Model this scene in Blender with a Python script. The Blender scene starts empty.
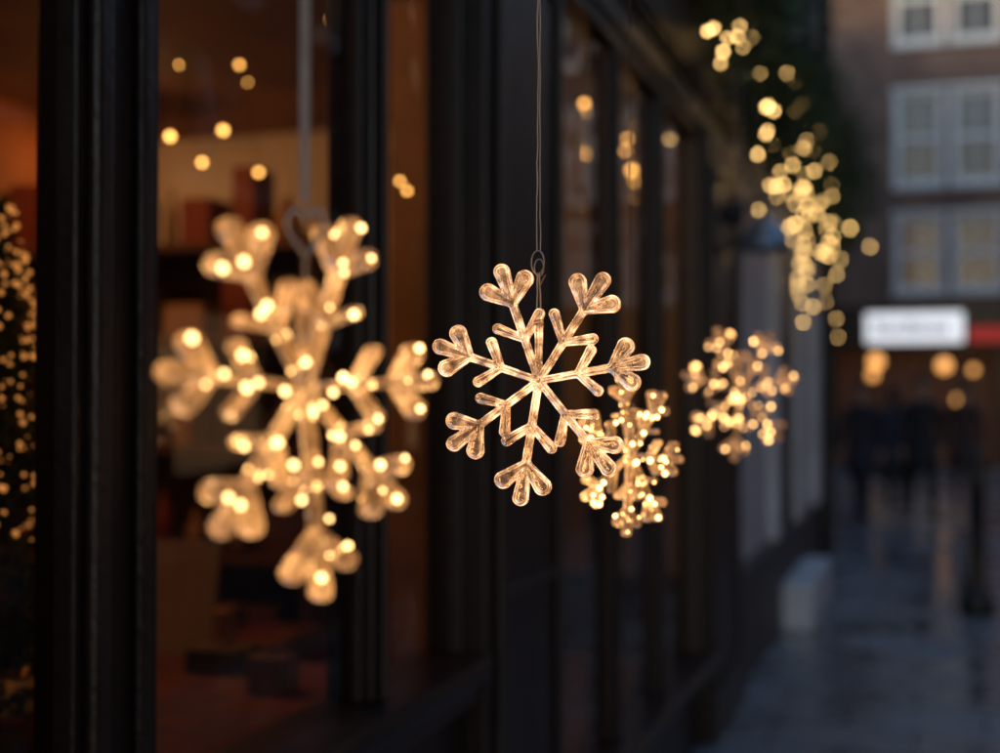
import bpy, bmesh, math, random
import numpy as np
from mathutils import Vector, Matrix
random.seed(7); np.random.seed(7)
S=bpy.context.scene
COL=S.collection
S.view_settings.view_transform='Standard'
S.view_settings.look='None'
S.view_settings.exposure=0

# ---------------------------------------------------------------- helpers
def link(o,parent=None):
    COL.objects.link(o)
    if parent is not None: o.parent=parent
    return o
def root(name,loc=(0,0,0)):
    e=bpy.data.objects.new(name,None); e.location=loc; e.empty_display_size=0.1
    COL.objects.link(e); return e
def newmat(name):
    m=bpy.data.materials.new(name); m.use_nodes=True
    nt=m.node_tree; b=nt.nodes['Principled BSDF']
    return m,nt,b
def N(nt,t,**kw):
    n=nt.nodes.new(t)
    for k,v in kw.items(): setattr(n,k,v)
    return n
def surf(name,c,rough=0.5,var=0.25,scale=6,bump=0.1,bscale=40,metal=0,spec=0.5,rvar=0.15,coat=0):
    m,nt,b=newmat(name)
    tc=N(nt,'ShaderNodeTexCoord')
    n1=N(nt,'ShaderNodeTexNoise'); n1.inputs['Scale'].default_value=scale; n1.inputs['Detail'].default_value=6
    nt.links.new(tc.outputs['Object'],n1.inputs['Vector'])
    cr=N(nt,'ShaderNodeValToRGB')
    cr.color_ramp.elements[0].position=0.3; cr.color_ramp.elements[1].position=0.7
    cr.color_ramp.elements[0].color=(*[x*(1-var) for x in c],1)
    cr.color_ramp.elements[1].color=(*[min(1,x*(1+var)) for x in c],1)
    nt.links.new(n1.outputs['Fac'],cr.inputs['Fac']); nt.links.new(cr.outputs['Color'],b.inputs['Base Color'])
    mr=N(nt,'ShaderNodeMapRange'); mr.inputs['To Min'].default_value=max(0,rough-rvar); mr.inputs['To Max'].default_value=min(1,rough+rvar)
    nt.links.new(n1.outputs['Fac'],mr.inputs['Value']); nt.links.new(mr.outputs['Result'],b.inputs['Roughness'])
    b.inputs['Metallic'].default_value=metal
    b.inputs['Specular IOR Level'].default_value=spec
    b.inputs['Coat Weight'].default_value=coat
    if bump>0:
        n2=N(nt,'ShaderNodeTexNoise'); n2.inputs['Scale'].default_value=bscale; n2.inputs['Detail'].default_value=4
        nt.links.new(tc.outputs['Object'],n2.inputs['Vector'])
        bp=N(nt,'ShaderNodeBump'); bp.inputs['Strength'].default_value=bump; bp.inputs['Distance'].default_value=0.01
        nt.links.new(n2.outputs['Fac'],bp.inputs['Height']); nt.links.new(bp.outputs['Normal'],b.inputs['Normal'])
    return m
def emis(name,c,s,base=(0.8,0.7,0.5),sample=True):
    m,nt,b=newmat(name)
    b.inputs['Base Color'].default_value=(*base,1)
    b.inputs['Emission Color'].default_value=(*c,1); b.inputs['Emission Strength'].default_value=s
    if not sample: m.cycles.emission_sampling='NONE'
    return m
def brick(name,c1,c2,mort,axes='XZ',bw=0.225,bh=0.075,ms=0.01,rough=0.85,bump=0.5,rmin=None):
    m,nt,b=newmat(name)
    tc=N(nt,'ShaderNodeTexCoord'); sp=N(nt,'ShaderNodeSeparateXYZ'); cb=N(nt,'ShaderNodeCombineXYZ')
    nt.links.new(tc.outputs['Object'],sp.inputs[0])
    nt.links.new(sp.outputs[axes[0]],cb.inputs[0]); nt.links.new(sp.outputs[axes[1]],cb.inputs[1])
    br=N(nt,'ShaderNodeTexBrick'); br.inputs['Scale'].default_value=1
    br.inputs['Brick Width'].default_value=bw; br.inputs['Row Height'].default_value=bh; br.inputs['Mortar Size'].default_value=ms
    br.inputs['Color1'].default_value=(*c1,1); br.inputs['Color2'].default_value=(*c2,1); br.inputs['Mortar'].default_value=(*mort,1)
    nt.links.new(cb.outputs[0],br.inputs['Vector'])
    no=N(nt,'ShaderNodeTexNoise'); no.inputs['Scale'].default_value=1.3; no.inputs['Detail'].default_value=8
    nt.links.new(tc.outputs['Object'],no.inputs['Vector'])
    mr=N(nt,'ShaderNodeMapRange'); mr.inputs['From Min'].default_value=.3; mr.inputs['From Max'].default_value=.7
    mr.inputs['To Min'].default_value=0.65; mr.inputs['To Max'].default_value=1.25
    nt.links.new(no.outputs['Fac'],mr.inputs['Value'])
    mx=N(nt,'ShaderNodeVectorMath',operation='SCALE')
    nt.links.new(br.outputs['Color'],mx.inputs[0]); nt.links.new(mr.outputs['Result'],mx.inputs['Scale'])
    nt.links.new(mx.outputs[0],b.inputs['Base Color'])
    b.inputs['Roughness'].default_value=rough
    if rmin is not None:
        m2=N(nt,'ShaderNodeMapRange'); m2.inputs['From Min'].default_value=.40; m2.inputs['From Max'].default_value=.60
        m2.inputs['To Min'].default_value=rmin; m2.inputs['To Max'].default_value=rough
        nt.links.new(no.outputs['Fac'],m2.inputs['Value']); nt.links.new(m2.outputs['Result'],b.inputs['Roughness'])
    inv=N(nt,'ShaderNodeMath',operation='SUBTRACT'); inv.inputs[0].default_value=1
    nt.links.new(br.outputs['Fac'],inv.inputs[1])
    bp=N(nt,'ShaderNodeBump'); bp.inputs['Strength'].default_value=bump; bp.inputs['Distance'].default_value=0.006
    nt.links.new(inv.outputs[0],bp.inputs['Height']); nt.links.new(bp.outputs['Normal'],b.inputs['Normal'])
    return m
def glassmat(name,tint=(0.9,0.92,0.92),rough=0.02,ior=1.5):
    m=bpy.data.materials.new(name); m.use_nodes=True; nt=m.node_tree; nt.nodes.clear()
    out=N(nt,'ShaderNodeOutputMaterial'); mix=N(nt,'ShaderNodeMixShader'); tr=N(nt,'ShaderNodeBsdfTransparent'); gl=N(nt,'ShaderNodeBsdfGlossy')
    fr=N(nt,'ShaderNodeFresnel'); fr.inputs['IOR'].default_value=ior
    tr.inputs['Color'].default_value=(*tint,1); gl.inputs['Roughness'].default_value=rough
    tc=N(nt,'ShaderNodeTexCoord'); no=N(nt,'ShaderNodeTexNoise'); no.inputs['Scale'].default_value=2.5
    bp=N(nt,'ShaderNodeBump'); bp.inputs['Strength'].default_value=0.15; bp.inputs['Distance'].default_value=0.02
    nt.links.new(tc.outputs['Object'],no.inputs['Vector']); nt.links.new(no.outputs['Fac'],bp.inputs['Height'])
    nt.links.new(bp.outputs['Normal'],gl.inputs['Normal'])
    nt.links.new(fr.outputs[0],mix.inputs[0]); nt.links.new(tr.outputs[0],mix.inputs[1]); nt.links.new(gl.outputs[0],mix.inputs[2])
    nt.links.new(mix.outputs[0],out.inputs['Surface'])
    return m

def meshobj(name,verts,faces,mat,parent=None,smooth=False):
    me=bpy.data.meshes.new(name); me.from_pydata([tuple(v) for v in verts],[],faces); me.update()
    if mat: me.materials.append(mat)
    if smooth: me.polygons.foreach_set('use_smooth',[True]*len(me.polygons))
    return link(bpy.data.objects.new(name,me),parent)
def box(name,x0,x1,y0,y1,z0,z1,mat,parent=None,bev=0.0):
    bm=bmesh.new()
    bmesh.ops.create_cube(bm,size=1)
    for v in bm.verts:
        v.co=Vector(((x0+x1)/2+v.co.x*(x1-x0),(y0+y1)/2+v.co.y*(y1-y0),(z0+z1)/2+v.co.z*(z1-z0)))
    if bev>0: bmesh.ops.bevel(bm,geom=list(bm.edges),offset=bev,segments=2,affect='EDGES',profile=0.6)
    me=bpy.data.meshes.new(name); bm.to_mesh(me); bm.free(); me.materials.append(mat)
    return link(bpy.data.objects.new(name,me),parent)
def lathe(name,prof,loc,mat,parent=None,seg=24,smooth=True):
    vs=[];fs=[]
    for r,z in prof:
        for i in range(seg):
            a=2*math.pi*i/seg; vs.append((loc[0]+r*math.cos(a),loc[1]+r*math.sin(a),loc[2]+z))
    for j in range(len(prof)-1):
        for i in range(seg):
            a=j*seg+i;b=j*seg+(i+1)%seg; fs.append((a,b,b+seg,a+seg))
    return meshobj(name,vs,fs,mat,parent,smooth)
def tube(name,pts,r,mat,parent=None,cyclic=False,res=3):
    cu=bpy.data.curves.new(name,'CURVE'); cu.dimensions='3D'; cu.bevel_depth=r; cu.bevel_resolution=res
    sp=cu.splines.new('POLY'); sp.points.add(len(pts)-1)
    for p,q in zip(sp.points,pts): p.co=(*q,1)
    sp.use_cyclic_u=cyclic; cu.materials.append(mat); cu.use_fill_caps=True
    return link(bpy.data.objects.new(name,cu),parent)
def bulbs(name,pts,r,mat,parent=None,sub=1,var=.25):
    bm=bmesh.new(); bmesh.ops.create_icosphere(bm,subdivisions=sub,radius=1)
    bv=[v.co.copy() for v in bm.verts]; bf=[[v.index for v in f.verts] for f in bm.faces]; bm.free()
    vs=[];fs=[]
    for p in pts:
        k=len(vs); rr=r*random.uniform(1-var,1+var)
        vs+= [(p[0]+v.x*rr,p[1]+v.y*rr,p[2]+v.z*rr) for v in bv]; fs+=[[i+k for i in f] for f in bf]
    return meshobj(name,vs,fs,mat,parent,True)
def leaves(name,pts,size,mat,parent=None,asp=0.35):
    vs=[];fs=[]
    for p in pts:
        d=Vector(np.random.normal(size=3)).normalized(); e=d.orthogonal().normalized()
        e=Matrix.Rotation(random.uniform(0,6.28),3,d)@e
        s=size*random.uniform(.6,1.4); k=len(vs); P=Vector(p)
        vs+=[P-d*s*.5,P+e*s*asp*.5,P+d*s*.5,P-e*s*asp*.5]; fs.append((k,k+1,k+2,k+3))
    return meshobj(name,vs,fs,mat,parent)

# ---------------------------------------------------------------- materials
M_paint=surf('dark_brown_gloss_paint',(0.016,0.007,0.005),0.40,0.35,5,0.15,60,coat=0.06,spec=.4)
M_paint2=surf('dark_paint_worn',(0.026,0.013,0.009),0.40,0.4,9,0.2,70)
M_white=surf('off_white_stucco',(0.58,0.55,0.55),0.75,0.15,2,0.3,30)
M_plinth=surf('painted_plinth',(0.70,0.70,0.71),0.6,0.15,3,0.2,30)
M_wplinth=surf('dark_plinth',(0.05,0.045,0.05),0.5,0.3,3,0.2,30)
M_wframe=surf('white_window_paint',(0.82,0.82,0.82),0.45,0.08,4,0.05,30)
M_glass=glassmat('shop_window_glass')
M_glass2=glassmat('sash_glass',(.75,.78,.8),.05,1.42)
M_dglass=surf('dark_window_glass',(0.02,0.022,0.03),0.06,0.3,3,0.05,4,spec=1.0,rvar=0.03)
M_iron=surf('black_iron',(0.015,0.015,0.018),0.4,0.3,12,0.15,60)
M_lead=surf('grey_metal',(0.35,0.38,0.42),0.3,0.2,8,0.05,60,metal=0.6)
M_brickY=brick('brown_brick',(0.30,0.155,0.105),(0.21,0.115,0.085),(0.22,0.18,0.15),'XZ')
M_brickX=brick('dark_red_brick',(0.16,0.075,0.055),(0.10,0.055,0.045),(0.13,0.11,0.10),'YZ')
M_pave=brick('stone_paving',(0.25,0.24,0.245),(0.18,0.175,0.185),(0.04,0.04,0.045),'XY',0.62,0.44,0.012,0.45,0.6,rmin=0.12)
M_asph=surf('asphalt',(0.05,0.05,0.053),0.7,0.3,30,0.5,200)
M_ground=surf('ground_mat',(0.06,0.06,0.06),0.9,0.2,2,0.1,30)
M_kerb=surf('granite_kerb',(0.22,0.22,0.23),0.7,0.25,30,0.2,90)
M_wallin=surf('ochre_wall',(0.28,0.10,0.035),0.8,0.6,1.8,0.1,30)
M_floorin=surf('dark_wood_floor',(0.10,0.04,0.02),0.4,0.4,5,0.1,40)
M_ceil=surf('ceiling_paint',(0.20,0.085,0.035),0.8,0.45,2,0.05,30)
M_col=surf('column_paint',(0.24,0.13,0.05),0.6,0.3,6,0.05,30)
M_wood=surf('shelf_wood',(0.11,0.045,0.018),0.45,0.4,7,0.1,50)
M_cloth=surf('red_cloth',(0.13,0.022,0.014),0.85,0.5,8,0.3,200)
M_card=surf('cream_card',(0.45,0.36,0.28),0.8,0.1,8,0.05,50)
M_brass=surf('brass',(0.5,0.32,0.12),0.3,0.2,8,0.05,60,metal=1.0)
M_needle=surf('fir_needles',(0.06,0.10,0.035),0.7,0.5,8,0,30)
M_needle2=surf('fir_needles_dark',(0.025,0.05,0.02),0.7,0.5,8,0,30)
M_led=emis('fairy_light_bulb',(1,0.60,0.20),17)
M_led_in=emis('interior_fairy_bulb',(1,0.45,0.10),10)
M_tree=emis('tree_fairy_bulb',(1,0.36,0.08),.7,sample=False)
M_wire=surf('thin_cable',(0.05,0.035,0.03),0.5,0.2,20,0,60)
M_silverwire=surf('hanging_wire',(0.42,0.33,0.27),0.35,0.2,20,0,60,metal=0.7)
M_ribbon=surf('gauze_ribbon',(0.42,0.33,0.27),0.7,0.2,40,0.1,300)

# ---------------------------------------------------------------- world / sun
w=bpy.data.worlds.new("World"); S.world=w; w.use_nodes=True
nt=w.node_tree; bg=nt.nodes['Background']
sky=N(nt,'ShaderNodeTexSky'); sky.sky_type='NISHITA'; sky.sun_disc=False
sky.sun_elevation=math.radians(5.0); sky.sun_rotation=math.radians(200); sky.ozone_density=2.9; sky.dust_density=1.2
nt.links.new(sky.outputs[0],bg.inputs[0]); bg.inputs[1].default_value=0.41
sl=bpy.data.lights.new('sun','SUN'); sl.energy=0.06; sl.angle=math.radians(12); sl.color=(1,0.85,0.75)
so=bpy.data.objects.new('sun',sl); COL.objects.link(so)
az=math.radians(200); el=math.radians(5.0)
sd=Vector((math.sin(az)*math.cos(el),math.cos(az)*math.cos(el),math.sin(el)))
so.rotation_euler=sd.to_track_quat('Z','Y').to_euler()

# ---------------------------------------------------------------- camera
cam=bpy.data.cameras.new('camera'); co=bpy.data.objects.new('camera',cam); COL.objects.link(co); S.camera=co
cam.lens=50; cam.sensor_width=36; cam.clip_start=0.02; cam.clip_end=600
co.location=(1.0,0.0,1.5)
co.rotation_euler=(math.radians(90.97),0,math.radians(17.2))
cam.dof.use_dof=True; cam.dof.focus_distance=1.30; cam.dof.aperture_fstop=2.65; cam.dof.aperture_blades=0

# ---------------------------------------------------------------- ground
meshobj('ground',[(-150,-150,-.13),(150,-150,-.13),(150,200,-.13),(-150,200,-.13)],[(0,1,2,3)],M_ground)
pav=root('pavement')
meshobj('paving_slabs',[(-1.1,-6,0),(2.6,-6,0),(2.6,27,0),(-1.1,27,0)],[(0,1,2,3)],M_pave,pav)
box('kerb_stone',2.603,2.75,-6,27,-.12,.004,M_kerb,pav,0.01)
box('kerb_end',-1.1,2.6,27.003,27.15,-.12,.004,M_kerb,pav,0.01)
fp=root('far_pavement')
meshobj('far_slabs',[(-14,30.5,0.0),(16,30.5,0.0),(16,32,0.0),(-14,32,0.0)],[(0,1,2,3)],M_pave,fp)
box('far_kerb',-14,16,30.35,30.497,-.12,.004,M_kerb,fp,0.01)
op=root('opposite_pavement')
meshobj('opp_slabs',[(6.0,-6,0.0),(7.4,-6,0.0),(7.4,27,0.0),(6.0,27,0.0)],[(0,1,2,3)],M_pave,op)
box('opp_kerb',5.85,5.997,-6,27,-.12,.004,M_kerb,op,0.01)
rd=root('road')
meshobj('asphalt_sheet',[(-14,-6,-.12),(16,-6,-.12),(16,30.35,-.12),(-14,30.35,-.12)],[(0,1,2,3)],M_asph,rd)
M_line=surf('road_paint_yellow',(0.55,0.42,0.06),0.7,0.2,20,0.1,100)
for i,xx in enumerate((2.95,3.1)):
    meshobj('yellow_line_%d'%i,[(xx,-6,-.116),(xx+.06,-6,-.116),(xx+.06,26,-.116),(xx,26,-.116)],[(0,1,2,3)],M_line,rd)

# ---------------------------------------------------------------- shopfront
shop=root('shopfront')
def post(n,y0,y1,d,z0,z1,panel=False):
    box(n,-.06,d,y0,y1,z0,z1,M_paint,shop,0.006)
    wdt=y1-y0
    if panel:
        a,b=y0+.07,y1-.07
        for (p0,p1,q0,q1) in ((a,a+.03,z0+.25,z1-.15),(b-.03,b,z0+.25,z1-.15)):
            box(n+'_moulding',d+.001,d+.016,p0,p1,q0,q1,M_paint2,shop,0.005)
        for q in (z0+.25,1.05,z1-.18):
            box(n+'_rail',d+.001,d+.014,a+.032,b-.032,q,q+.03,M_paint2,shop,0.005)
        box(n+'_base',d+.001,d+.03,y0-.01,y1+.01,0,.22,M_paint,shop,0.006)
    else:
        box(n+'_bead',d+.001,d+.012,y0+wdt*.38,y1-wdt*.38,z0+.0,z1,M_paint2,shop,0.004)
        for s,yy in ((0,y0-.013),(1,y1+.001)):
            box(n+'_stop_%d'%s,-.01,.014,yy,yy+.012,z0+.001,z1-.001,M_paint2,shop,0.003)
post('pilaster_a',-1.6,-1.0,.06,0,2.7,True)
post('mullion_a',0.5,0.6,.04,.95,2.648)
box('post_core',-.03,.03,1.43,1.615,.95,2.648,M_paint,shop,.006)
box('post_bead_1',.031,.05,1.445,1.48,.95,2.648,M_paint2,shop,.008)
box('post_bead_2',.031,.045,1.55,1.58,.95,2.648,M_paint2,shop,.008)
post('mullion_b',2.345,2.415,.034,.95,2.648)
post('pilaster_b',2.87,3.55,.08,0,2.7,True)
post('mullion_c',4.38,4.46,.03,.40,2.648)
post('mullion_d',5.15,5.26,.03,.40,2.648)
post('pilaster_c',6.06,7.08,.08,0,2.7,True)
box('jamb_1',-.05,.05,3.552,3.64,.401,2.648,M_paint2,shop,.008)
box('jamb_2',-.05,.05,5.98,6.058,.401,2.648,M_paint2,shop,.008)
box('jamb_3',-.02,.03,2.85,2.868,.951,2.648,M_paint2,shop,.005)
box('sill_bay1',-.08,.10,-1.0,2.868,.90,.949,M_paint,shop,.012)
box('sill_bay1_lower',-.05,.07,-1.0,2.868,.85,.898,M_paint2,shop,.008)
box('stallriser_1',-.08,.03,-1.0,2.868,0,.848,M_paint,shop,.004)
for i,(a,b) in enumerate(((-.9,.4),(.5,1.5),(1.6,2.75))):
    for (p0,p1,q0,q1) in ((a,b,.70,.735),(a,b,.2,.235),(a,a+.035,.237,.698),(b-.035,b,.237,.698)):
        box('panel_mould_%d'%i,.031,.05,p0,p1,q0,q1,M_paint2,shop,.006)
box('plinth_1',.031,.06,-1.0,2.868,0,.14,M_paint,shop,.006)
box('sill_bay2',-.08,.12,3.552,6.058,.35,.399,M_paint,shop,.012)
box('sill_bay2_lower',-.05,.08,3.552,6.058,.30,.348,M_paint2,shop,.008)
box('stallriser_2',-.08,.03,3.552,6.058,0,.298,M_paint,shop,.004)
box('head_rail',-.07,.05,-1.6,7.08,2.702,2.80,M_paint2,shop,.008)
box('head_rail_b1',-.07,.035,-1.0,2.868,2.65,2.70,M_paint2,shop,.006)
box('head_rail_b2',-.07,.035,3.552,6.058,2.65,2.70,M_paint2,shop,.006)
box('fascia',-.07,.07,-1.6,7.08,2.802,3.18,M_paint,shop,.006)
for i,(d,z0,z1) in enumerate(((.11,3.182,3.22),(.17,3.222,3.26),(.24,3.262,3.31))):
    box('cornice_%d'%i,-.07,d,-1.65,7.10,z0,z1,M_paint2,shop,.008)
for i,z in enumerate((2.83,2.87)):
    box('fascia_bead_%d'%i,.072,.088,-1.6,7.08,z,z+.018,M_paint2,shop,.005)
meshobj('glass_bay1',[(0,-1.0,.93),(0,2.87,.93),(0,2.87,2.66),(0,-1.0,2.66)],[(0,1,2,3)],M_glass,shop)
meshobj('glass_bay2',[(0,3.55,.38),(0,6.06,.38),(0,6.06,2.66),(0,3.55,2.66)],[(0,1,2,3)],M_glass,shop)
box('upper_wall',-8,-.05,-5,7.08,3.312,10,M_brickX,shop)
for i,y in enumerate((-3,0.2,3.4)):
    box('upper_window_%d'%i,-.049,-.03,y,y+1.1,4.3,6.1,M_dglass,shop)
    box('upper_sill_%d'%i,-.049,.06,y-.1,y+1.2,4.2,4.298,M_wframe,shop,.01)
box('shop_side_pier',-.3,.04,-5,-1.62,0,3.31,M_brickX,shop)
box('room_floor',-3.4,-.09,-1.6,9.6,.0,.05,M_floorin,shop)
box('room_ceiling',-3.4,-.09,-1.6,7.07,3.0,3.1,M_ceil,shop)
box('room_ceiling_rear',-3.4,-.31,7.075,9.6,3.0,3.1,M_ceil,shop)
box('room_back_wall',-3.6,-3.402,-1.6,9.6,0,3.3,M_wallin,shop)
box('room_end_wall',-3.4,-.31,9.602,9.8,0,3.3,M_wallin,shop)
box('room_near_wall',-3.4,-.31,-1.8,-1.602,0,3.3,M_wallin,shop)
box('display_shelf_bay1',-.75,-.09,-1.0,2.8,.88,.92,M_wood,shop,.005)
box('display_shelf_cloth',-.76,-.10,1.66,2.79,.921,.926,M_cloth,shop,.002)
box('display_shelf_bay2',-.75,-.09,3.6,6.0,.34,.38,M_wood,shop,.005)

# white stucco house next door
wh=root('stucco_house')
box('wall',-8,0.0,7.085,12.9,.6,10,M_white,wh)
box('base_plinth',-8,.07,7.085,12.86,0,.598,M_wplinth,wh,.01)
box('string_course',0.001,.06,7.2,12.9,3.4,3.55,M_plinth,wh,.01)
box('corner_pilaster',0.001,.07,12.2,12.88,.6,3.398,M_plinth,wh,.01)
box('door_pilaster',0.001,.06,9.0,9.3,.6,3.398,M_plinth,wh,.01)
box('door_pilaster_2',0.001,.06,10.6,10.9,.6,3.398,M_plinth,wh,.01)
box('door_leaf',0.001,.02,9.31,10.59,.6,2.7,M_wplinth,wh,.004)
box('door_step',.072,.27,9.2,10.9,0,.30,M_plinth,wh,.02)
for i,y in enumerate((7.5,10.2)):
    box('sash_%d'%i,.001,.012,y,y+1.1,4.4,6.2,M_dglass,wh)
    box('sash_frame_%d'%i,.001,.03,y-.08,y-.003,4.3,6.3,M_wframe,wh,.005)
    box('sash_frame_b%d'%i,.001,.03,y+1.103,y+1.18,4.3,6.3,M_wframe,wh,.005)
dp=root('drainpipe')
tube('pipe',[(.12,12.75,0.1),(.12,12.75,9.5)],.05,M_iron,dp)
for z in (1.2,3.0,4.8): lathe('collar',[(.05,0),(.065,0),(.065,.06),(.05,.06)],(.12,12.75,z),M_iron,dp)

# dark terrace further on
tr=root('terrace_house')
box('wall',-9,-1.0,12.95,29.5,0,10,M_brickX,tr)
for k in range(4):
    y=14+k*3.8
    for z0 in (3.9,6.6):
        box('window_glass',-.999,-.98,y,y+1,z0,z0+1.6,M_dglass,tr)
        box('window_sill',-.999,-.9,y-.1,y+1.1,z0-.1,z0-.003,M_wframe,tr,.01)
    box('shop_front',-.999,-.93,y-.8,y+2.0,.3,2.6,M_paint,tr,.01)
    box('shop_fascia',-.999,-.85,y-.9,y+2.1,2.65,3.1,M_paint2,tr,.01)

# ---------------------------------------------------------------- brick house at street end
bh=root('brick_house')
YB=32.0
X0,X1=-1.35,12.0
xs=[0.30,1.52,2.9,4.12,5.8,7.02,8.9,10.12]
wins=[]
for i,x in enumerate(xs):
    for z0,z1 in ((3.92,5.57),(6.28,8.33),(9.43,11.4)):
        wins.append((x,x+.98,z0,z1))
for a,b,open_ in ((3.62,3.92,0),(3.92,5.57,1),(5.57,6.28,0),(6.28,8.33,1),(8.33,9.43,0),(9.43,11.4,1),(11.4,12.8,0)):
    if not open_: box('brick_band',X0,X1,YB,YB+.4,a,b,M_brickY,bh)
    else:
        px=X0
        for x in xs+[X1]:
            box('brick_pier',px,x,YB,YB+.4,a,b,M_brickY,bh); px=x+.98
box('rear_mass',X0,X1,YB+1.2,YB+9,0,12.8,M_brickY,bh)
box('side_wall',X0-.001,X0+.3,YB+.4,YB+1.2,0,12.8,M_brickY,bh)
box('parapet',X0-.1,X1,YB-.12,YB+.5,12.8,13.05,M_plinth,bh,.02)
M_curt=emis('lit_curtain_red',(0.6,0.10,0.05),0.06,(0.12,0.03,0.02))
M_curt2=surf('pale_blind',(0.34,0.34,0.38),.8,.1,3,.05,20)
M_curt3=emis('dim_room',(0.5,0.2,0.12),0.015,(0.04,0.035,0.035))
for i,(x0,x1,z0,z1) in enumerate(wins):
    y=YB+.1
    low=z0<5
    f=.12
    box('frame_l',x0,x0+f,y,y+.06,z0,z1,M_wframe,bh,.004); box('frame_r',x1-f,x1,y,y+.06,z0,z1,M_wframe,bh,.004)
    box('frame_t',x0+f+.002,x1-f-.002,y,y+.06,z1-f,z1,M_wframe,bh,.004); box('frame_b',x0+f+.002,x1-f-.002,y,y+.06,z0,z0+f,M_wframe,bh,.004)
    zm=(z0+z1)/2
    box('meeting_rail',x0+f+.002,x1-f-.002,y-.01,y+.05,zm-.06,zm+.06,M_wframe,bh,.004)
    xm=(x0+x1)/2
    box('glazing_bar_v',xm-.022,xm+.022,y+.005,y+.04,z0+f+.002,zm-.062,M_wframe,bh)
    box('glazing_bar_v2',xm-.022,xm+.022,y+.005,y+.04,zm+.062,z1-f-.002,M_wframe,bh)
    box('pane',x0+f,x1-f,y+.045,y+.05,z0+f,z1-f,M_glass2,bh)
    box('curtain',x0+.02,x1-.02,y+.2,y+.22,z0,z1,(M_curt if low else M_curt3),bh)
    if not low:
        zz=z0+(z1-z0)*random.choice((.5,.62,.75))
        box('blind',x0+.04,x1-.04,y+.12,y+.13,zz,z1-.02,M_curt2,bh)
    box('stone_sill',x0-.08,x1+.08,YB-.08,YB+.098,z0-.12,z0-.002,M_wframe,bh,.01)
    box('surround_l',x0-.05,x0-.002,YB-.015,YB+.098,z0,z1,M_wframe,bh,.004)
    box('surround_r',x1+.002,x1+.05,YB-.015,YB+.098,z0,z1,M_wframe,bh,.004)
    box('lintel',x0-.1,x1+.1,YB-.02,YB-.001,z1+.002,z1+.10,M_wframe,bh)
M_sign=emis('lit_white_sign',(0.92,0.95,1.0),0.85,(0.9,0.9,0.9))
M_red=emis('lit_red_sign',(1.0,0.06,0.04),0.22,(0.6,0.05,0.04))
M_amb=emis('amber_lamp',(1,0.42,0.09),1.9)
M_ambg=emis('amber_interior',(1,0.35,0.10),0.010,(0.15,0.06,0.04))
box('shop_pier_1',X0,X0+.35,YB-.05,YB+.4,0,3.6,M_paint,bh,.01)
box('shop_pier_2',2.4,2.7,YB-.05,YB+.4,0,2.6,M_paint,bh,.01)
box('shop_pier_3',6.4,6.7,YB-.05,YB+.4,0,2.6,M_paint,bh,.01)
box('shop_lintel',X0+.352,X1,YB-.02,YB+.4,2.62,3.61,M_paint,bh,.01)
box('shop_rear',X0+.3,X1,YB+1.1,YB+1.19,0,3.6,M_ambg,bh)
box('shop_floor',X0+.35,X1,YB-.01,YB+1.09,0.0,.06,M_floorin,bh)
for x in (-.1,.9,1.8,3.6,4.6,5.6): box('shop_mullion',x,x+.06,YB,YB+.06,.06,2.62,M_paint,bh,.005)
sg=root('illuminated_shop_sign')
box('sign_face',-.35,1.70,YB-.20,YB-.16,2.76,3.42,M_sign,sg,.01)
M_let=surf('sign_lettering',(.25,.27,.32),.5,.1,5,0)
x=-.15
for wd in (.12,.1,.14,.08,.12,.13,.1,.12,.14):
    box('letter',x,x+wd,YB-.212,YB-.202,2.97,2.97+random.choice((.18,.26)),M_let,sg,.004); x+=wd+.06
box('sign_box',-.38,1.73,YB-.158,YB-.022,2.73,3.45,M_iron,sg,.01)
sg2=root('red_shop_sign')
box('red_face',1.80,4.3,YB-.18,YB-.15,2.76,3.08,M_red,sg2,.01)
box('red_box',1.78,4.32,YB-.148,YB-.022,2.74,3.10,M_iron,sg2,.01)
for i,(x,z,r) in enumerate(((-.13,2.35,.15),(-.2,2.05,.11),(1.3,2.25,.12),(1.58,1.5,.12),(1.9,2.15,.07),(3.2,2.2,.12))):
    g=root('globe_lantern')
    bulbs('globe',[(x,YB-.35,z)],r,M_amb,g,2)
    tube('stem',[(x,YB-.35,z+r),(x,YB-.35,2.6),(x,YB-.05,2.62)],.012,M_iron,g)

# buildings across the street
ob=root('opposite_terrace')
box('wall',7.4,14,-8,27,0,9,M_brickX,ob)
M_lit=emis('lit_opposite_window',(1,0.5,0.2),0.35)
for k in range(8):
    y=-6+k*4
    box('shop_glow',7.37,7.398,y,y+2.6,.7,2.5,M_lit if k%2 else M_dglass,ob)
    box('shop_fascia',7.25,7.398,y-.3,y+2.9,2.7,3.2,M_paint,ob,.01)
    for z0 in (4.2,6.8):
        for dy in (.2,1.6):
            box('win',7.38,7.398,y+dy,y+dy+.9,z0,z0+1.5,M_lit if random.random()<.2 else M_dglass,ob)
            box('win_sill',7.3,7.398,y+dy-.08,y+dy+.98,z0-.1,z0-.002,M_wframe,ob)

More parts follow.
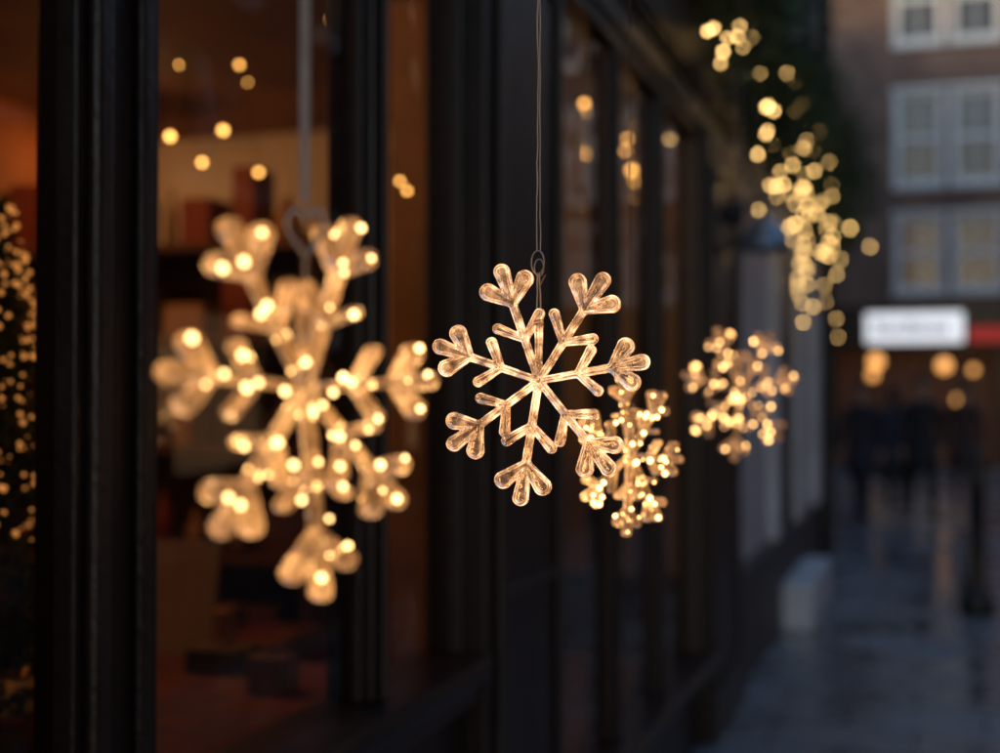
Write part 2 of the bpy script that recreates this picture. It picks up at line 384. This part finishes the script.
# ---------------------------------------------------------------- interior things
def pendant(x,y,z,e,r=.03):
    p=root('pendant_lamp')
    lathe('shade',[(.015,.13),(.03,.12),(.06,.07),(.10,.0),(.105,-.01),(.098,-.005),(.055,.065),(.02,.11)],(x,y,z),M_brass,p)
    bulbs('bulb',[(x,y,z-.0)],r,M_led_in,p,2)
    if z<2.85: tube('flex',[(x,y,z+.13),(x,y,3.0)],.004,M_wire,p)
    l=bpy.data.lights.new('bulb_light','POINT'); l.energy=e; l.color=(1,0.42,0.12); l.shadow_soft_size=.05
    lo=bpy.data.objects.new('bulb_light',l); lo.location=(x,y,z-.06); link(lo,p)
pendant(-1.5,3.3,2.84,19)
pendant(-2.6,3.0,2.82,12)
pendant(-2.9,6.2,2.7,12)
pendant(-1.3,8.2,2.7,17)
pendant(-1.6,1.2,2.7,5)
sh=root('wooden_shelf')
for i,z in enumerate((.1,.5,.9,1.3,1.7,2.05)): box('board_%d'%i,-3.3,-1.15,4.55,4.9,z,z+.03,M_wood,sh,.004)
for i,x in enumerate((-3.33,-2.25,-1.15)): box('upright_%d'%i,x,x+.03,4.54,4.91,.05,2.11,M_wood,sh,.004)
box('back',-3.3,-1.12,4.912,4.93,.05,2.09,M_wood,sh)
gc=[surf('goods_%d'%i,c,.5,.2,8,.05) for i,c in enumerate(((.25,.045,.02),(.40,.20,.06),(.06,.035,.02),(.30,.18,.09),(.12,.05,.02)))]
for z in (.531,.931,1.331,1.731,2.081):
    x=-3.2
    while x<-1.3:
        wd=random.uniform(.06,.18); hh=random.uniform(.12,.31); m=random.choice(gc)
        if random.random()<.5: box('gift_box',x,x+wd,4.62,4.8,z+.001,z+hh,m,sh,.006)
        else:
            r=wd*.35; lathe('bottle',[(0,0),(r,0),(r,hh*.6),(r*.4,hh*.75),(r*.35,hh),(0,hh)],(x+wd/2,4.7,z+.001),m,sh,14)
        x+=wd+random.uniform(.02,.1)
tb=root('display_table')
box('top',-2.0,-.85,2.9,4.0,.74,.78,M_wood,tb,.006)
box('cloth_top',-2.02,-.83,2.88,4.02,.782,.792,M_cloth,tb,.003)
box('cloth_front',-2.02,-.83,2.865,2.875,.25,.79,M_cloth,tb,.003)
box('cloth_side',-.825,-.815,2.88,4.02,.25,.79,M_cloth,tb,.003)
for x in (-1.95,-.92):
    for y in (2.95,3.92): box('leg',x,x+.05,y,y+.05,.05,.738,M_wood,tb)
for i in range(12):
    x=random.uniform(-1.9,-.95); y=random.uniform(3.3,3.9); wd=random.uniform(.07,.14)
    box('gift_box',x,x+wd,y,y+wd,.794,.794+random.uniform(.06,.3),random.choice(gc),tb,.006)
cd=root('display_card')
meshobj('card',[(-.16,0,0),(.12,.0,.0),(.12,.06,.30),(-.16,.06,.30),(-.16,.006,0),(.12,.006,.0),(.12,.066,.30),(-.16,.066,.30)],[(0,1,2,3),(7,6,5,4),(0,4,5,1),(1,5,6,2),(2,6,7,3),(3,7,4,0)],M_card,cd)
cd.location=(-.84,3.1,.84)
meshobj('prop',[(-.05,.06,.25),(.0,.06,.25),(.0,.2,-.04),(-.05,.2,-.04)],[(0,1,2,3)],M_card,cd)
for (x,y,wd,hh,m) in ((-.28,2.45,.08,.07,4),(-.50,2.6,.12,.05,2)):
    g=root('gift_parcel')
    box('parcel',x,x+wd,y,y+wd,.927,.927+hh,gc[m],g,.006)
    box('ribbon_band',x-.002,x+wd+.002,y+wd*.42,y+wd*.58,.928,.929+hh,gc[3],g,.001)
    for s in (-1,1):
        tube('bow',[(x+wd/2,y+wd/2,.929+hh),(x+wd/2+s*.02,y+wd/2,.95+hh),(x+wd/2+s*.03,y+wd/2,.94+hh),(x+wd/2,y+wd/2,.931+hh)],.003,gc[3],g)
cl=root('timber_column')
box('shaft',-.74,-.60,4.35,4.55,.05,3.0,M_col,cl,.015)
box('cap',-.78,-.56,4.31,4.59,2.85,2.95,M_wood,cl,.01)
box('foot',-.78,-.56,4.31,4.59,.05,.2,M_wood,cl,.01)
for i,(y,z,a,b) in enumerate(((1.2,1.4,.5,.7),(2.6,1.5,.7,.5),(6.0,1.4,.6,.8),(7.6,1.5,.5,.6))):
    f=root('framed_picture')
    box('frame',-3.40,-3.37,y,y+a,z,z+b,M_brass,f,.01)
    box('canvas',-3.369,-3.36,y+.05,y+a-.05,z+.05,z+b-.05,random.choice(gc),f)
f=root('framed_picture')
box('frame',-1.5,-.7,9.56,9.60,1.3,2.2,M_brass,f,.01); box('canvas',-1.44,-.76,9.55,9.559,1.36,2.14,gc[3],f)

def strand(name,pts,r,mat,wires=True,var=.25):
    s=root(name)
    bulbs('bulbs',pts,r,mat,s,1,var)
    if wires and len(pts)>1: tube('cable',pts,.0018,M_wire,s,res=1)
    return s
strand('string_lights',[(-1.2,3.72,2.30),(-1.2,3.77,2.53),(-1.22,3.95,2.26),(-1.2,4.05,2.38),(-1.2,4.16,2.62),(-1.21,4.24,2.58),(-1.25,4.4,2.3)],.009,M_led_in,True,.45)
strand('string_lights',[(-.5,3.34,2.50),(-.48,3.40,2.44),(-.52,3.6,2.3),(-.5,3.84,2.15),(-.5,3.90,2.13)],.007,M_led_in,True,.4)
for (y,z0,z1,n) in ((5.6,2.3,2.72,11),(6.25,2.32,2.75,10),(7.3,2.5,2.9,8)):
    strand('string_lights',[(-.3+random.uniform(-.06,.06),y+random.uniform(-.08,.08),z1-(z1-z0)*i/(n-1)) for i in range(n)],.0135,M_led_in)

def fir(name,loc,H,R,n,nl):
    t=root(name)
    lathe('trunk',[(.022,0),(.018,H*.5),(.004,H*.98)],loc,M_wood,t,10)
    lathe('pot',[(0,0),(.08,0),(.11,.16),(.10,.16),(.09,.14)],(loc[0],loc[1],loc[2]-.0),M_brass,t)
    P=[];L=[]
    for i in range(n):
        u=random.random()**1.4*.86; z=.14+u*H
        lay=1-.28*((u*9)%1)
        r=R*(1-u)*lay*math.sqrt(random.uniform(.05,1)); a=random.uniform(0,6.28)
        P.append((loc[0]+r*math.cos(a),loc[1]+r*math.sin(a),loc[2]+z-.05*r/R))
    for i in range(nl):
        u=.25+random.random()*.6; z=.14+u*H; r=R*(1-u)*random.uniform(.8,1.1)+.01; a=random.uniform(0,6.28)
        L.append((loc[0]+r*math.cos(a),loc[1]+r*math.sin(a),loc[2]+z))
    leaves('needles',P[:n//2],.04,M_needle,t,.18); leaves('needles_inner',P[n//2:],.04,M_needle2,t,.18)
    bulbs('lights',L,.0032,M_tree,t,1,.6)
fir('christmas_tree',(-.44,1.88,.927),.88,.19,5000,600)

# ---------------------------------------------------------------- garland and outside fairy lights
ga=root('evergreen_garland')
P=[];Q=[]
for i in range(17000):
    t=random.random(); y=5.7+t*7.1
    zc=3.40+.22*math.sin(y*2.1)+.12*math.sin(y*5.3); xc=.22+.06*math.sin(y*3.7)
    r=.24*(.7+.5*math.sin(y*7.1)*math.sin(y*2.9))*math.sqrt(random.random())*1.2; a=random.uniform(0,6.28)
    p=(max(.01,xc+r*math.cos(a)),y+random.uniform(-.05,.05),zc+1.3*r*math.sin(a)-(.35*random.random()**4))
    (P if random.random()<.5 else Q).append(p)
leaves('needles',P,.085,M_needle,ga,.2); leaves('needles_dark',Q,.085,M_needle2,ga,.2)
tube('branch',[(.2,5.9+i*.3,3.42+.22*math.sin((5.9+i*.3)*2.1)) for i in range(24)],.015,M_wood,ga)
pts=[(.2,5.25,2.90),(.2,5.40,2.95),(.21,5.52,2.84),(.2,5.66,2.92),(.2,5.80,3.01),(.22,5.95,3.05),(.21,6.10,3.14),(.21,6.25,3.08),(.23,6.4,3.16),(.24,6.6,3.04),(.26,6.7,2.90),(.24,6.85,2.80),(.24,6.95,2.96)]
strand('fairy_lights',pts,.0085,M_led)
pts=[]
for y in np.arange(6.9,9.4,.085):
    pts.append((.26+random.uniform(-.16,.09),y+random.uniform(-.05,.05),2.98+.04*(y-6.8)+.40*math.sin(y*3.1)+random.uniform(-.2,.2)))
strand('fairy_lights',pts,.0082,M_led)
for k in range(9):
    y=8.5+k*.28; n=random.randint(5,8); top=3.22+random.uniform(-.2,.1)-.03*k; x=.2+random.uniform(-.14,.16)
    strand('icicle_lights',[(x+random.uniform(-.08,.08),y+random.uniform(-.15,.15),top-i*.12+random.uniform(-.03,.03)) for i in range(n)],.0088,M_led)
hb=root('hanging_basket')
bx,by,bz=.25,12.5,2.95
tube('bracket',[(.0,by,3.42),(bx,by,3.42),(bx,by,3.34)],.012,M_iron,hb)
for a in range(3):
    tube('chain',[(bx,by,3.34),(bx+.16*math.cos(a*2.1),by+.16*math.sin(a*2.1),bz)],.004,M_iron,hb)
lathe('bowl',[(0,-.16),(.09,-.13),(.15,-.05),(.165,0),(.15,0),(0,-.02)],(bx,by,bz),M_iron,hb)
P=[]
for i in range(2200):
    d=Vector(np.random.normal(size=3)).normalized()*(.2*random.random()**.5); P.append((bx+d.x,by+d.y,bz+.06+d.z*.9-(.25 if random.random()<.15 else 0)*random.random()))
leaves('foliage',P,.06,M_needle,hb,.35)
L=[(bx-.06,by-.24,bz+.24),(bx+.05,by-.22,bz+.14),(bx-.02,by-.25,bz+.02),(bx+.10,by-.2,bz+.03),(bx-.05,by-.24,bz-.12),(bx+.02,by-.2,bz-.24),(bx+.26,by-.05,bz-.12)]
bulbs('lights',L,.012,M_led,hb)

wl=root('wall_lamp')
tube('arm',[(.095,6.75,2.40),(.22,6.75,2.47),(.31,6.75,2.44),(.34,6.75,2.36)],.014,M_iron,wl)
lathe('backplate',[(0,-.05),(.05,-.05),(.05,.05),(0,.05)],(.10,6.75,2.40),M_iron,wl)
lathe('dome_shade',[(.02,.10),(.05,.085),(.10,.03),(.135,-.04),(.14,-.06),(.13,-.05),(.09,.02),(0,.06)],(.24,6.75,2.28),M_lead,wl)
bulbs('bulb',[(.24,6.75,2.26)],.04,M_card,wl,2)

hs=root('hanging_sign')
tube('bracket',[(-.99,20,4.85),(.36,20,4.85)],.02,M_iron,hs)
for x in (-.05,.25): tube('hook',[(x,20,4.85),(x,20,4.76)],.008,M_iron,hs)
box('board',-.13,.35,19.97,20.03,4.05,4.76,M_iron,hs,.02)
box('board_trim',-.09,.31,19.955,19.968,4.1,4.71,M_paint2,hs,.004)

bo=root('bollard')
lathe('cast_post',[(0,0),(.12,0),(.12,.10),(.085,.14),(.065,.2),(.055,.85),(.075,.88),(.075,.92),(.055,.95),(.065,1.02),(.07,1.08),(.045,1.15),(0,1.17)],(1.31,10.3,0),M_iron,bo)

# ---------------------------------------------------------------- people
M_skin=surf('skin',(0.45,0.28,0.2),0.5,0.1,8,0.02)
hairs=[surf('hair_%d'%i,c,.6,.3,40,.2) for i,c in enumerate(((.02,.012,.01),(.06,.035,.02),(.12,.08,.05)))]
coats=[surf('coat_%d'%i,c,.85,.25,12,.2) for i,c in enumerate(((.03,.03,.045),(.05,.03,.03),(.045,.055,.085),(.09,.05,.035),(.02,.02,.028)))]
trs=[surf('trousers_%d'%i,c,.85,.2,12,.2) for i,c in enumerate(((.03,.034,.055),(.02,.02,.024)))]
M_shoe=surf('shoe_leather',(.02,.015,.012),.4,.2,12,.05)
M_eye=surf('eye_dark',(.02,.015,.015),.2,.1,12,0)
def skinned(vs,es,rs,rootv,levels=2):
    me=bpy.data.meshes.new('t'); me.from_pydata(vs,es,[]); o=bpy.data.objects.new('t',me); COL.objects.link(o)
    o.modifiers.new('s','SKIN'); 
    for i,r in enumerate(rs): me.skin_vertices[0].data[i].radius=r if isinstance(r,tuple) else (r,r)
    me.skin_vertices[0].data[rootv].use_root=True
    sb=o.modifiers.new('u','SUBSURF'); sb.levels=levels; sb.render_levels=levels
    dg=bpy.context.evaluated_depsgraph_get(); dg.update()
    m2=bpy.data.meshes.new_from_object(o.evaluated_get(dg)); bpy.data.objects.remove(o)
    V=[v.co.copy() for v in m2.vertices]; F=[list(p.vertices) for p in m2.polygons]; bpy.data.meshes.remove(m2)
    return V,F
def person(name,x,y,yaw,h,ci,ti,hi,st,fem=False):
    s=1 if random.random()<.5 else -1
    vs=[(0,0,.98),(0,0,1.12),(0,.01,1.30),(0,.0,1.42),(0,0,1.50),(0,.02,1.57),(0,.03,1.66),(0,.02,1.735)]
    rs=[(.15,.11),(.14,.10),(.165,.115),(.10,.08),.055,(.07,.08),(.082,.10),(.055,.07)]
    es=[(i,i+1) for i in range(7)]
    def add(v,r,p): vs.append(v); rs.append(r); es.append((p,len(vs)-1)); return len(vs)-1
    hands=[]
    for sx in (-1,1):
        f=st*sx*s
        a=add((sx*.17,0,1.40),.07,3); a=add((sx*.235,-f*.07,1.14),.052,a); a=add((sx*.245,-f*.10+.09,.90),.034,a); a=add((sx*.245,-f*.10+.11,.83),(.022,.036),a)
        hands.append((sx,vs[a]))
        a=add((sx*.09,0,.88),.10,0); a=add((sx*.10,f*.20+.03,.50),.065,a); k=(sx*.10,f*.30-.05*(1 if f<0 else 0),.10 if f>=0 else .15)
        a=add(k,.045,a); a=add((sx*.11,k[1]+.07,k[2]-.055),(.045,.035),a); a=add((sx*.115,k[1]+.19,k[2]-.06 if f>=0 else k[2]-.10),(.04,.028),a)
    V,F=skinned(vs,es,rs,0)
    for sx,hp in hands:
        for j in range(5):
            if j<4:
                o=Vector((hp[0]-sx*.0,hp[1]+(j-1.5)*.019,hp[2]-.02)); L=(.065,.075,.072,.055)[j]
                c=[o,o+Vector((-sx*.006,.004,-L*.45)),o+Vector((-sx*.022,.006,-L*.8)),o+Vector((-sx*.036,.006,-L))]
            else:
                o=Vector((hp[0],hp[1]+.03,hp[2]+.02)); c=[o,o+Vector((-sx*.012,.022,-.02)),o+Vector((-sx*.02,.028,-.05))]
            v2,f2=skinned([tuple(q) for q in c],[(i,i+1) for i in range(len(c)-1)],[.010,.009,.008,.007][:len(c)],0,1)
            k=len(V); V+=v2; F+=[[i+k for i in q] for q in f2]
    seg=20; k=len(V); hem=.62 if not fem else .5
    rings=[(1.16,.155,.12),(.98,.175,.14),(.80,.19,.165+abs(st)*.05),(hem,.205,.18+abs(st)*.1),(hem+.005,.19,.165+abs(st)*.1),(.85,.15,.12)]
    for z,a,b in rings:
        for i in range(seg):
            t=2*math.pi*i/seg; V.append(Vector((a*math.cos(t)*(1+.03*math.sin(5*t)),b*math.sin(t),z)))
    for j in range(len(rings)-1):
        for i in range(seg):
            F.append([k+j*seg+i,k+j*seg+(i+1)%seg,k+(j+1)*seg+(i+1)%seg,k+(j+1)*seg+i])
    ks=k
    def blob(c,r):
        bm=bmesh.new(); bmesh.ops.create_icosphere(bm,subdivisions=3,radius=1)
        kk=len(V)
        for v in bm.verts: V.append(Vector((c[0]+v.co.x*r[0],c[1]+v.co.y*r[1],c[2]+v.co.z*r[2])))
        fl=[[v.index+kk for v in f.verts] for f in bm.faces]; bm.free(); return fl
    nF=len(F)
    F+=blob((0,-.005,1.69),(.088,.105,.095))
    if fem: F+=blob((0,-.05,1.58),(.085,.07,.14))
    nH=len(F)
    F+=blob((0,.125,1.645),(.013,.02,.02)); F+=blob((-.085,.02,1.65),(.01,.02,.028)); F+=blob((.085,.02,1.65),(.01,.02,.028))
    nN=len(F)
    F+=blob((-.032,.108,1.665),(.012,.01,.008)); F+=blob((.032,.108,1.665),(.012,.01,.008)); F+=blob((0,.112,1.605),(.022,.008,.006))
    me=bpy.data.meshes.new(name); me.from_pydata([tuple(v) for v in V],[],F)
    for m in (coats[ci],trs[ti],M_skin,hairs[hi],M_shoe,M_eye): me.materials.append(m)
    for i,p in enumerate(me.polygons):
        c=p.center
        if nF<=i<nH: mi=3
        elif nH<=i<nN: mi=2
        elif i>=nN: mi=5
        elif ks<=p.vertices[0]<ks+seg*6: mi=0
        elif c.z>1.49: mi=2
        elif abs(c.x)>.18 and c.z<.90: mi=2
        elif c.z<.13: mi=4
        elif c.z<.9: mi=1
        else: mi=0
        p.material_index=mi; p.use_smooth=True
    o=bpy.data.objects.new(name,me); COL.objects.link(o)
    o.location=(x,y,0); o.rotation_euler=(0,0,yaw); o.scale=(h/1.78,)*3
    zmin=min(v.co.z for v in me.vertices); o.location.z=-zmin*h/1.78+.001
    return o
person('pedestrian',.20,17.6,math.radians(170),1.74,0,0,0,1)
person('pedestrian',.56,18.6,math.radians(5),1.70,2,1,1,.8,True)
person('pedestrian',.90,17.9,math.radians(185),1.80,4,1,0,.9)
person('pedestrian',1.42,19.4,math.radians(0),1.76,1,0,2,1)
person('pedestrian',-.05,22.5,math.radians(175),1.72,3,1,1,.9,True)

# ---------------------------------------------------------------- snowflakes
def flakemat(name,base,rim,lo,hi,rough=.05,nscale=60,bc=(1,.93,.84)):  # edge gleam painted into the body as emission, broken up by noise
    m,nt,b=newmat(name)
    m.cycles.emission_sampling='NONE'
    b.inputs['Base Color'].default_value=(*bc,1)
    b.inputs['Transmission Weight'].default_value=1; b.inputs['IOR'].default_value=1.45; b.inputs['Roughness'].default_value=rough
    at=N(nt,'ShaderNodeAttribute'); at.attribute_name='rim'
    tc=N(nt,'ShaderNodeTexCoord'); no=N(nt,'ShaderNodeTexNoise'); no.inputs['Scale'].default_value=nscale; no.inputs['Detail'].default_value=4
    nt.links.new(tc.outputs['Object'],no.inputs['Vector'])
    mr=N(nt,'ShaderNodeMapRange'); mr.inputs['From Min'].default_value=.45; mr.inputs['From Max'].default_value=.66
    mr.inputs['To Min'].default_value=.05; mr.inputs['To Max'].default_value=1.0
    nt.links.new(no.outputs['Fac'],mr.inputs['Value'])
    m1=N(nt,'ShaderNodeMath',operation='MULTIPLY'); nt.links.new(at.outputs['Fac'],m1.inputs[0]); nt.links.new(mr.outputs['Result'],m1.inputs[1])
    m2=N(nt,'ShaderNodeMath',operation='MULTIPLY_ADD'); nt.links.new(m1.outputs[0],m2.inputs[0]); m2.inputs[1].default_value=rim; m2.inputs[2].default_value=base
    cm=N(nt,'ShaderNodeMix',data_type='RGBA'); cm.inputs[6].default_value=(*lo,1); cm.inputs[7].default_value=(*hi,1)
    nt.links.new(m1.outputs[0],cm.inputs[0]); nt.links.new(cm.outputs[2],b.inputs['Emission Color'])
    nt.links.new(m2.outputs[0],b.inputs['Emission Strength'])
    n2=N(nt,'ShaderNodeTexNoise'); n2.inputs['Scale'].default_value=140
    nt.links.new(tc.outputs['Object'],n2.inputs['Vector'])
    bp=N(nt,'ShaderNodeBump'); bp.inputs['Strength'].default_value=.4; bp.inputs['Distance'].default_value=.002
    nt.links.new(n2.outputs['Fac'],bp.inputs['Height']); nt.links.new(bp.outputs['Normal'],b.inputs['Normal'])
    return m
def snowflake(loc,arms,R,mat,led,ledpos,ledr,yaw,tilt=0,res=.0008,T=.006,fat=1.0):
    fr=root('snowflake_ornament',loc)
    caps=[]
    leds=[]
    for ang,l in arms:
        a=math.radians(ang); L=R*l; u=np.array([math.cos(a),math.sin(a)])
        def rot(d): b=a+math.radians(d); return np.array([math.cos(b),math.sin(b)])
        F_=fat*R
        caps.append((u*0,u*L*.9,.030*F_,.036*F_))
        caps.append((u*L*.70,u*L*.945,.040*F_,.066*F_))
        for sg_ in (-1,1):
            p=u*L*.67; caps.append((p,p+rot(46*sg_)*L*.225,.038*F_,.072*F_))
            p=u*L*.36; caps.append((p,p+rot(50*sg_)*L*.24,.030*F_,.044*F_))
            leds+=[(*(u*L*.66+rot(46*sg_)*L*.2),0),(*(u*L*.36+rot(50*sg_)*L*.2),0)]
        leds+=[(*(u*L*.92),0),(*(u*L*.78),0),(*(u*L*.64),0),(*(u*L*.48),0),(*(u*L*.34),0),(*(u*L*.15),0)]
    caps.append((np.zeros(2),np.array([0,.001]),.05*R,.05*R))
    caps.append((np.array([0,.0]),np.array([0,R*.50]),.024*R,.036*R))
    G=R*1.25; n=int(2*G/res)+1
    xs_=np.linspace(-G,G,n); X,Z=np.meshgrid(xs_,xs_,indexing='ij')
    D=np.full(X.shape,1e3)
    k=.010*R
    for a,b,ra,rb in caps:
        ab=b-a; t=np.clip(((X-a[0])*ab[0]+(Z-a[1])*ab[1])/(ab@ab),0,1)
        d=np.hypot(X-a[0]-t*ab[0],Z-a[1]-t*ab[1])-(ra+(rb-ra)*t)
        h=np.clip(.5+.5*(D-d)/k,0,1); D=D*(1-h)+d*h-k*h*(1-h)
    gx,gz=np.gradient(D,xs_,xs_); gl=np.hypot(gx,gz)+1e-9; gx/=gl; gz/=gl
    ins=D<0
    cell=ins[:-1,:-1]|ins[1:,:-1]|ins[:-1,1:]|ins[1:,1:]
    PX=X-np.where(D>=0,D*gx,0); PZ=Z-np.where(D>=0,D*gz,0)
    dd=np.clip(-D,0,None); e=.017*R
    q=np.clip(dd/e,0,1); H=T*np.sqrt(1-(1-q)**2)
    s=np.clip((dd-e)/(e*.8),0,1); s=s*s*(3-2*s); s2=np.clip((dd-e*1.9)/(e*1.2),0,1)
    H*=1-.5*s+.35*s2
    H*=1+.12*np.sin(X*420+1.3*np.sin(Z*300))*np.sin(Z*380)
    rim=np.exp(-((dd-e*.45)/(e*.38))**2)+.5*np.exp(-((dd-e*1.75)/(e*.25))**2)+.2*s2  # mask for the painted gleam, strongest along the edge
    idf=-np.ones(X.shape,int); idb=-np.ones(X.shape,int)
    vs=[];rimv=[];fs=[]
    def gv(i,j,fr_):
        if D[i,j]>=0:
            if idf[i,j]<0: idf[i,j]=len(vs); vs.append((PX[i,j],0,PZ[i,j])); rimv.append(rim[i,j])
            return idf[i,j]
        A=idf if fr_ else idb
        if A[i,j]<0: A[i,j]=len(vs); vs.append((X[i,j],-H[i,j] if fr_ else H[i,j],Z[i,j])); rimv.append(rim[i,j])
        return A[i,j]
    for i,j in np.argwhere(cell):
        fs.append([int(gv(*p,True)) for p in ((i,j),(i+1,j),(i+1,j+1),(i,j+1))])
        fs.append([int(gv(*p,False)) for p in ((i,j),(i,j+1),(i+1,j+1),(i+1,j))])
    me=bpy.data.meshes.new('acrylic_body'); me.from_pydata(vs,[],fs)
    me.polygons.foreach_set('use_smooth',[True]*len(me.polygons)); me.materials.append(mat)
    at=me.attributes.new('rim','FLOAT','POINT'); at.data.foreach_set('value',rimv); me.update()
    o=link(bpy.data.objects.new('acrylic_body',me),fr)
    if led:
        j=lambda:random.uniform(-.05,.05)*R
        L=[(p[0]+j(),-T*1.0,p[1]+j()) for p in leds if random.random()<ledpos]+[(p[0]+j(),T*1.0,p[1]+j()) for p in leds if random.random()<ledpos*.5]
        bulbs('leds',L,ledr,led,fr,1,.5)
    fr.rotation_euler=(0,math.radians(tilt),math.radians(yaw))
    return fr
M_fc=flakemat('clear_acrylic_painted_gleam',.03,2.1,(1,.42,.14),(1,.82,.56),.04,80,(1,.90,.76))  # flake without LEDs; its warm edge gleams are painted in as emission
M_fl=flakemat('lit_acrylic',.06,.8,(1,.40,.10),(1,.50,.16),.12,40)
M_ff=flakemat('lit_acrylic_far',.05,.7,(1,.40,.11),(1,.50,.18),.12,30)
M_l1=emis('ornament_led',(1,.56,.20),8)
M_l2=emis('ornament_led_far',(1,.53,.18),10)
A7=[(109,.93),(57,.95),(10,.84),(-51,.89),(-99,.95),(-144,.86),(161,.86)]
R0=.1125
FY=[(.65,1.254,1.518),(.65,.744,1.507),(.65,1.67,1.433),(.65,2.70,1.516)]
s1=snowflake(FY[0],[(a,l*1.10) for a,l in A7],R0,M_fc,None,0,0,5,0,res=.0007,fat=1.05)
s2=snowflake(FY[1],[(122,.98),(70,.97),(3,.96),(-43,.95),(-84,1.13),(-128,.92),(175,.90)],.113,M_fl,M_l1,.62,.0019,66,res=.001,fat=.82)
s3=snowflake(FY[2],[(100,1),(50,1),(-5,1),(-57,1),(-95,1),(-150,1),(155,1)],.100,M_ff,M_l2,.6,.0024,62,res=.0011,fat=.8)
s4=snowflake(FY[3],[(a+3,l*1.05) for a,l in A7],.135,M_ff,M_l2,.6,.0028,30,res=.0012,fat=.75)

def ring(name,c,a,b,r,mat,parent,yaw=0):
    ps=[(c[0]+a*math.cos(t)*math.cos(yaw),c[1]+a*math.cos(t)*math.sin(yaw),c[2]+b*math.sin(t)) for t in np.linspace(0,2*math.pi,20,endpoint=False)]
    return tube(name,ps,r,mat,parent,True)
WZ=2.62
hl=root('hanging_line')
tube('steel_cable',[(.65,-1.3,WZ),(.65,.7,WZ-.012),(.65,1.7,WZ-.015),(.65,3.2,WZ)],.0025,M_silverwire,hl)
tube('bracket_near',[(.07,-1.3,WZ),(.66,-1.3,WZ)],.01,M_iron,hl)
tube('bracket_far',[(.09,3.2,WZ),(.66,3.2,WZ)],.01,M_iron,hl)
h1=root('ornament_hanger')
x,y,z=FY[0]; topz=z+R0*.50
def wob(x0,z0,z1,dx,n=14,amp=.0008):
    return [(x0+dx*(i/(n-1))+random.uniform(-amp,amp),y+random.uniform(-amp,amp),z0+(z1-z0)*i/(n-1)) for i in range(n)]
ring('eye_ring',(x-.001,y,topz+.055),.0062,.0110,.0009,M_silverwire,h1)
ring('eye_ring_inner',(x,y+.001,topz+.050),.0045,.008,.0008,M_silverwire,h1,.5)
tube('cord_a',wob(x-.0018,topz+.066,WZ-.013,.005,60,.0006),.0009,M_silverwire,h1)
tube('cord_b',wob(x+.0018,topz+.066,WZ-.013,-.002,60,.0006),.0009,M_silverwire,h1)
tube('tie_a',wob(x-.0018,topz-.004,topz+.045,.001,6,.0004),.0009,M_silverwire,h1)
tube('tie_b',wob(x+.0018,topz-.004,topz+.045,-.001,6,.0004),.0009,M_silverwire,h1)
tube('tail',[(x,y,topz+.030),(x+.004,y-.002,topz+.037),(x+.007,y-.002,topz+.043)],.0006,M_silverwire,h1)
tube('wrap',[(x+.0045*math.cos(i*.9),y+.0068*math.sin(i*.9),topz-.006+.0005*i) for i in range(16)],.0006,M_silverwire,h1)
h2=root('ornament_hanger')
x,y,z=FY[1]; topz=z+.113*.50
nn=40; vs=[];fs=[]
for i in range(nn):
    t=i/(nn-1); zz=topz+.052+(WZ-.012-topz-.052)*t; tw_=.6*math.sin(t*9)
    vs+=[(x-.0028*math.cos(tw_),y-.0028*math.sin(tw_)-.001,zz),(x+.0028*math.cos(tw_),y+.0028*math.sin(tw_)-.001,zz)]
    if i: fs.append((2*i-2,2*i-1,2*i+1,2*i))
meshobj('ribbon',vs,fs,M_ribbon,h2,True)
hp=[]
for t in np.linspace(0,2*math.pi,28,endpoint=False):
    hx=16*math.sin(t)**3; hz=13*math.cos(t)-5*math.cos(2*t)-2*math.cos(3*t)-math.cos(4*t)
    hp.append((x+hx*.00062,y+hx*.0003,topz+.036+hz*.0010))
tube('heart_clasp',hp,.0017,M_silverwire,h2,True)
tube('link',[(x,y,topz-.004),(x,y,topz+.022)],.0012,M_silverwire,h2)
for (x,y,z),R in ((FY[2],.100),(FY[3],.135)):
    h=root('ornament_hanger'); topz=z+R*.50
    tube('cord',[(x,y,topz-.003),(x,y,WZ-.01)],.0006,M_wire,h)
    ring('eye_ring',(x,y,topz+.006),.005,.008,.0008,M_silverwire,h)
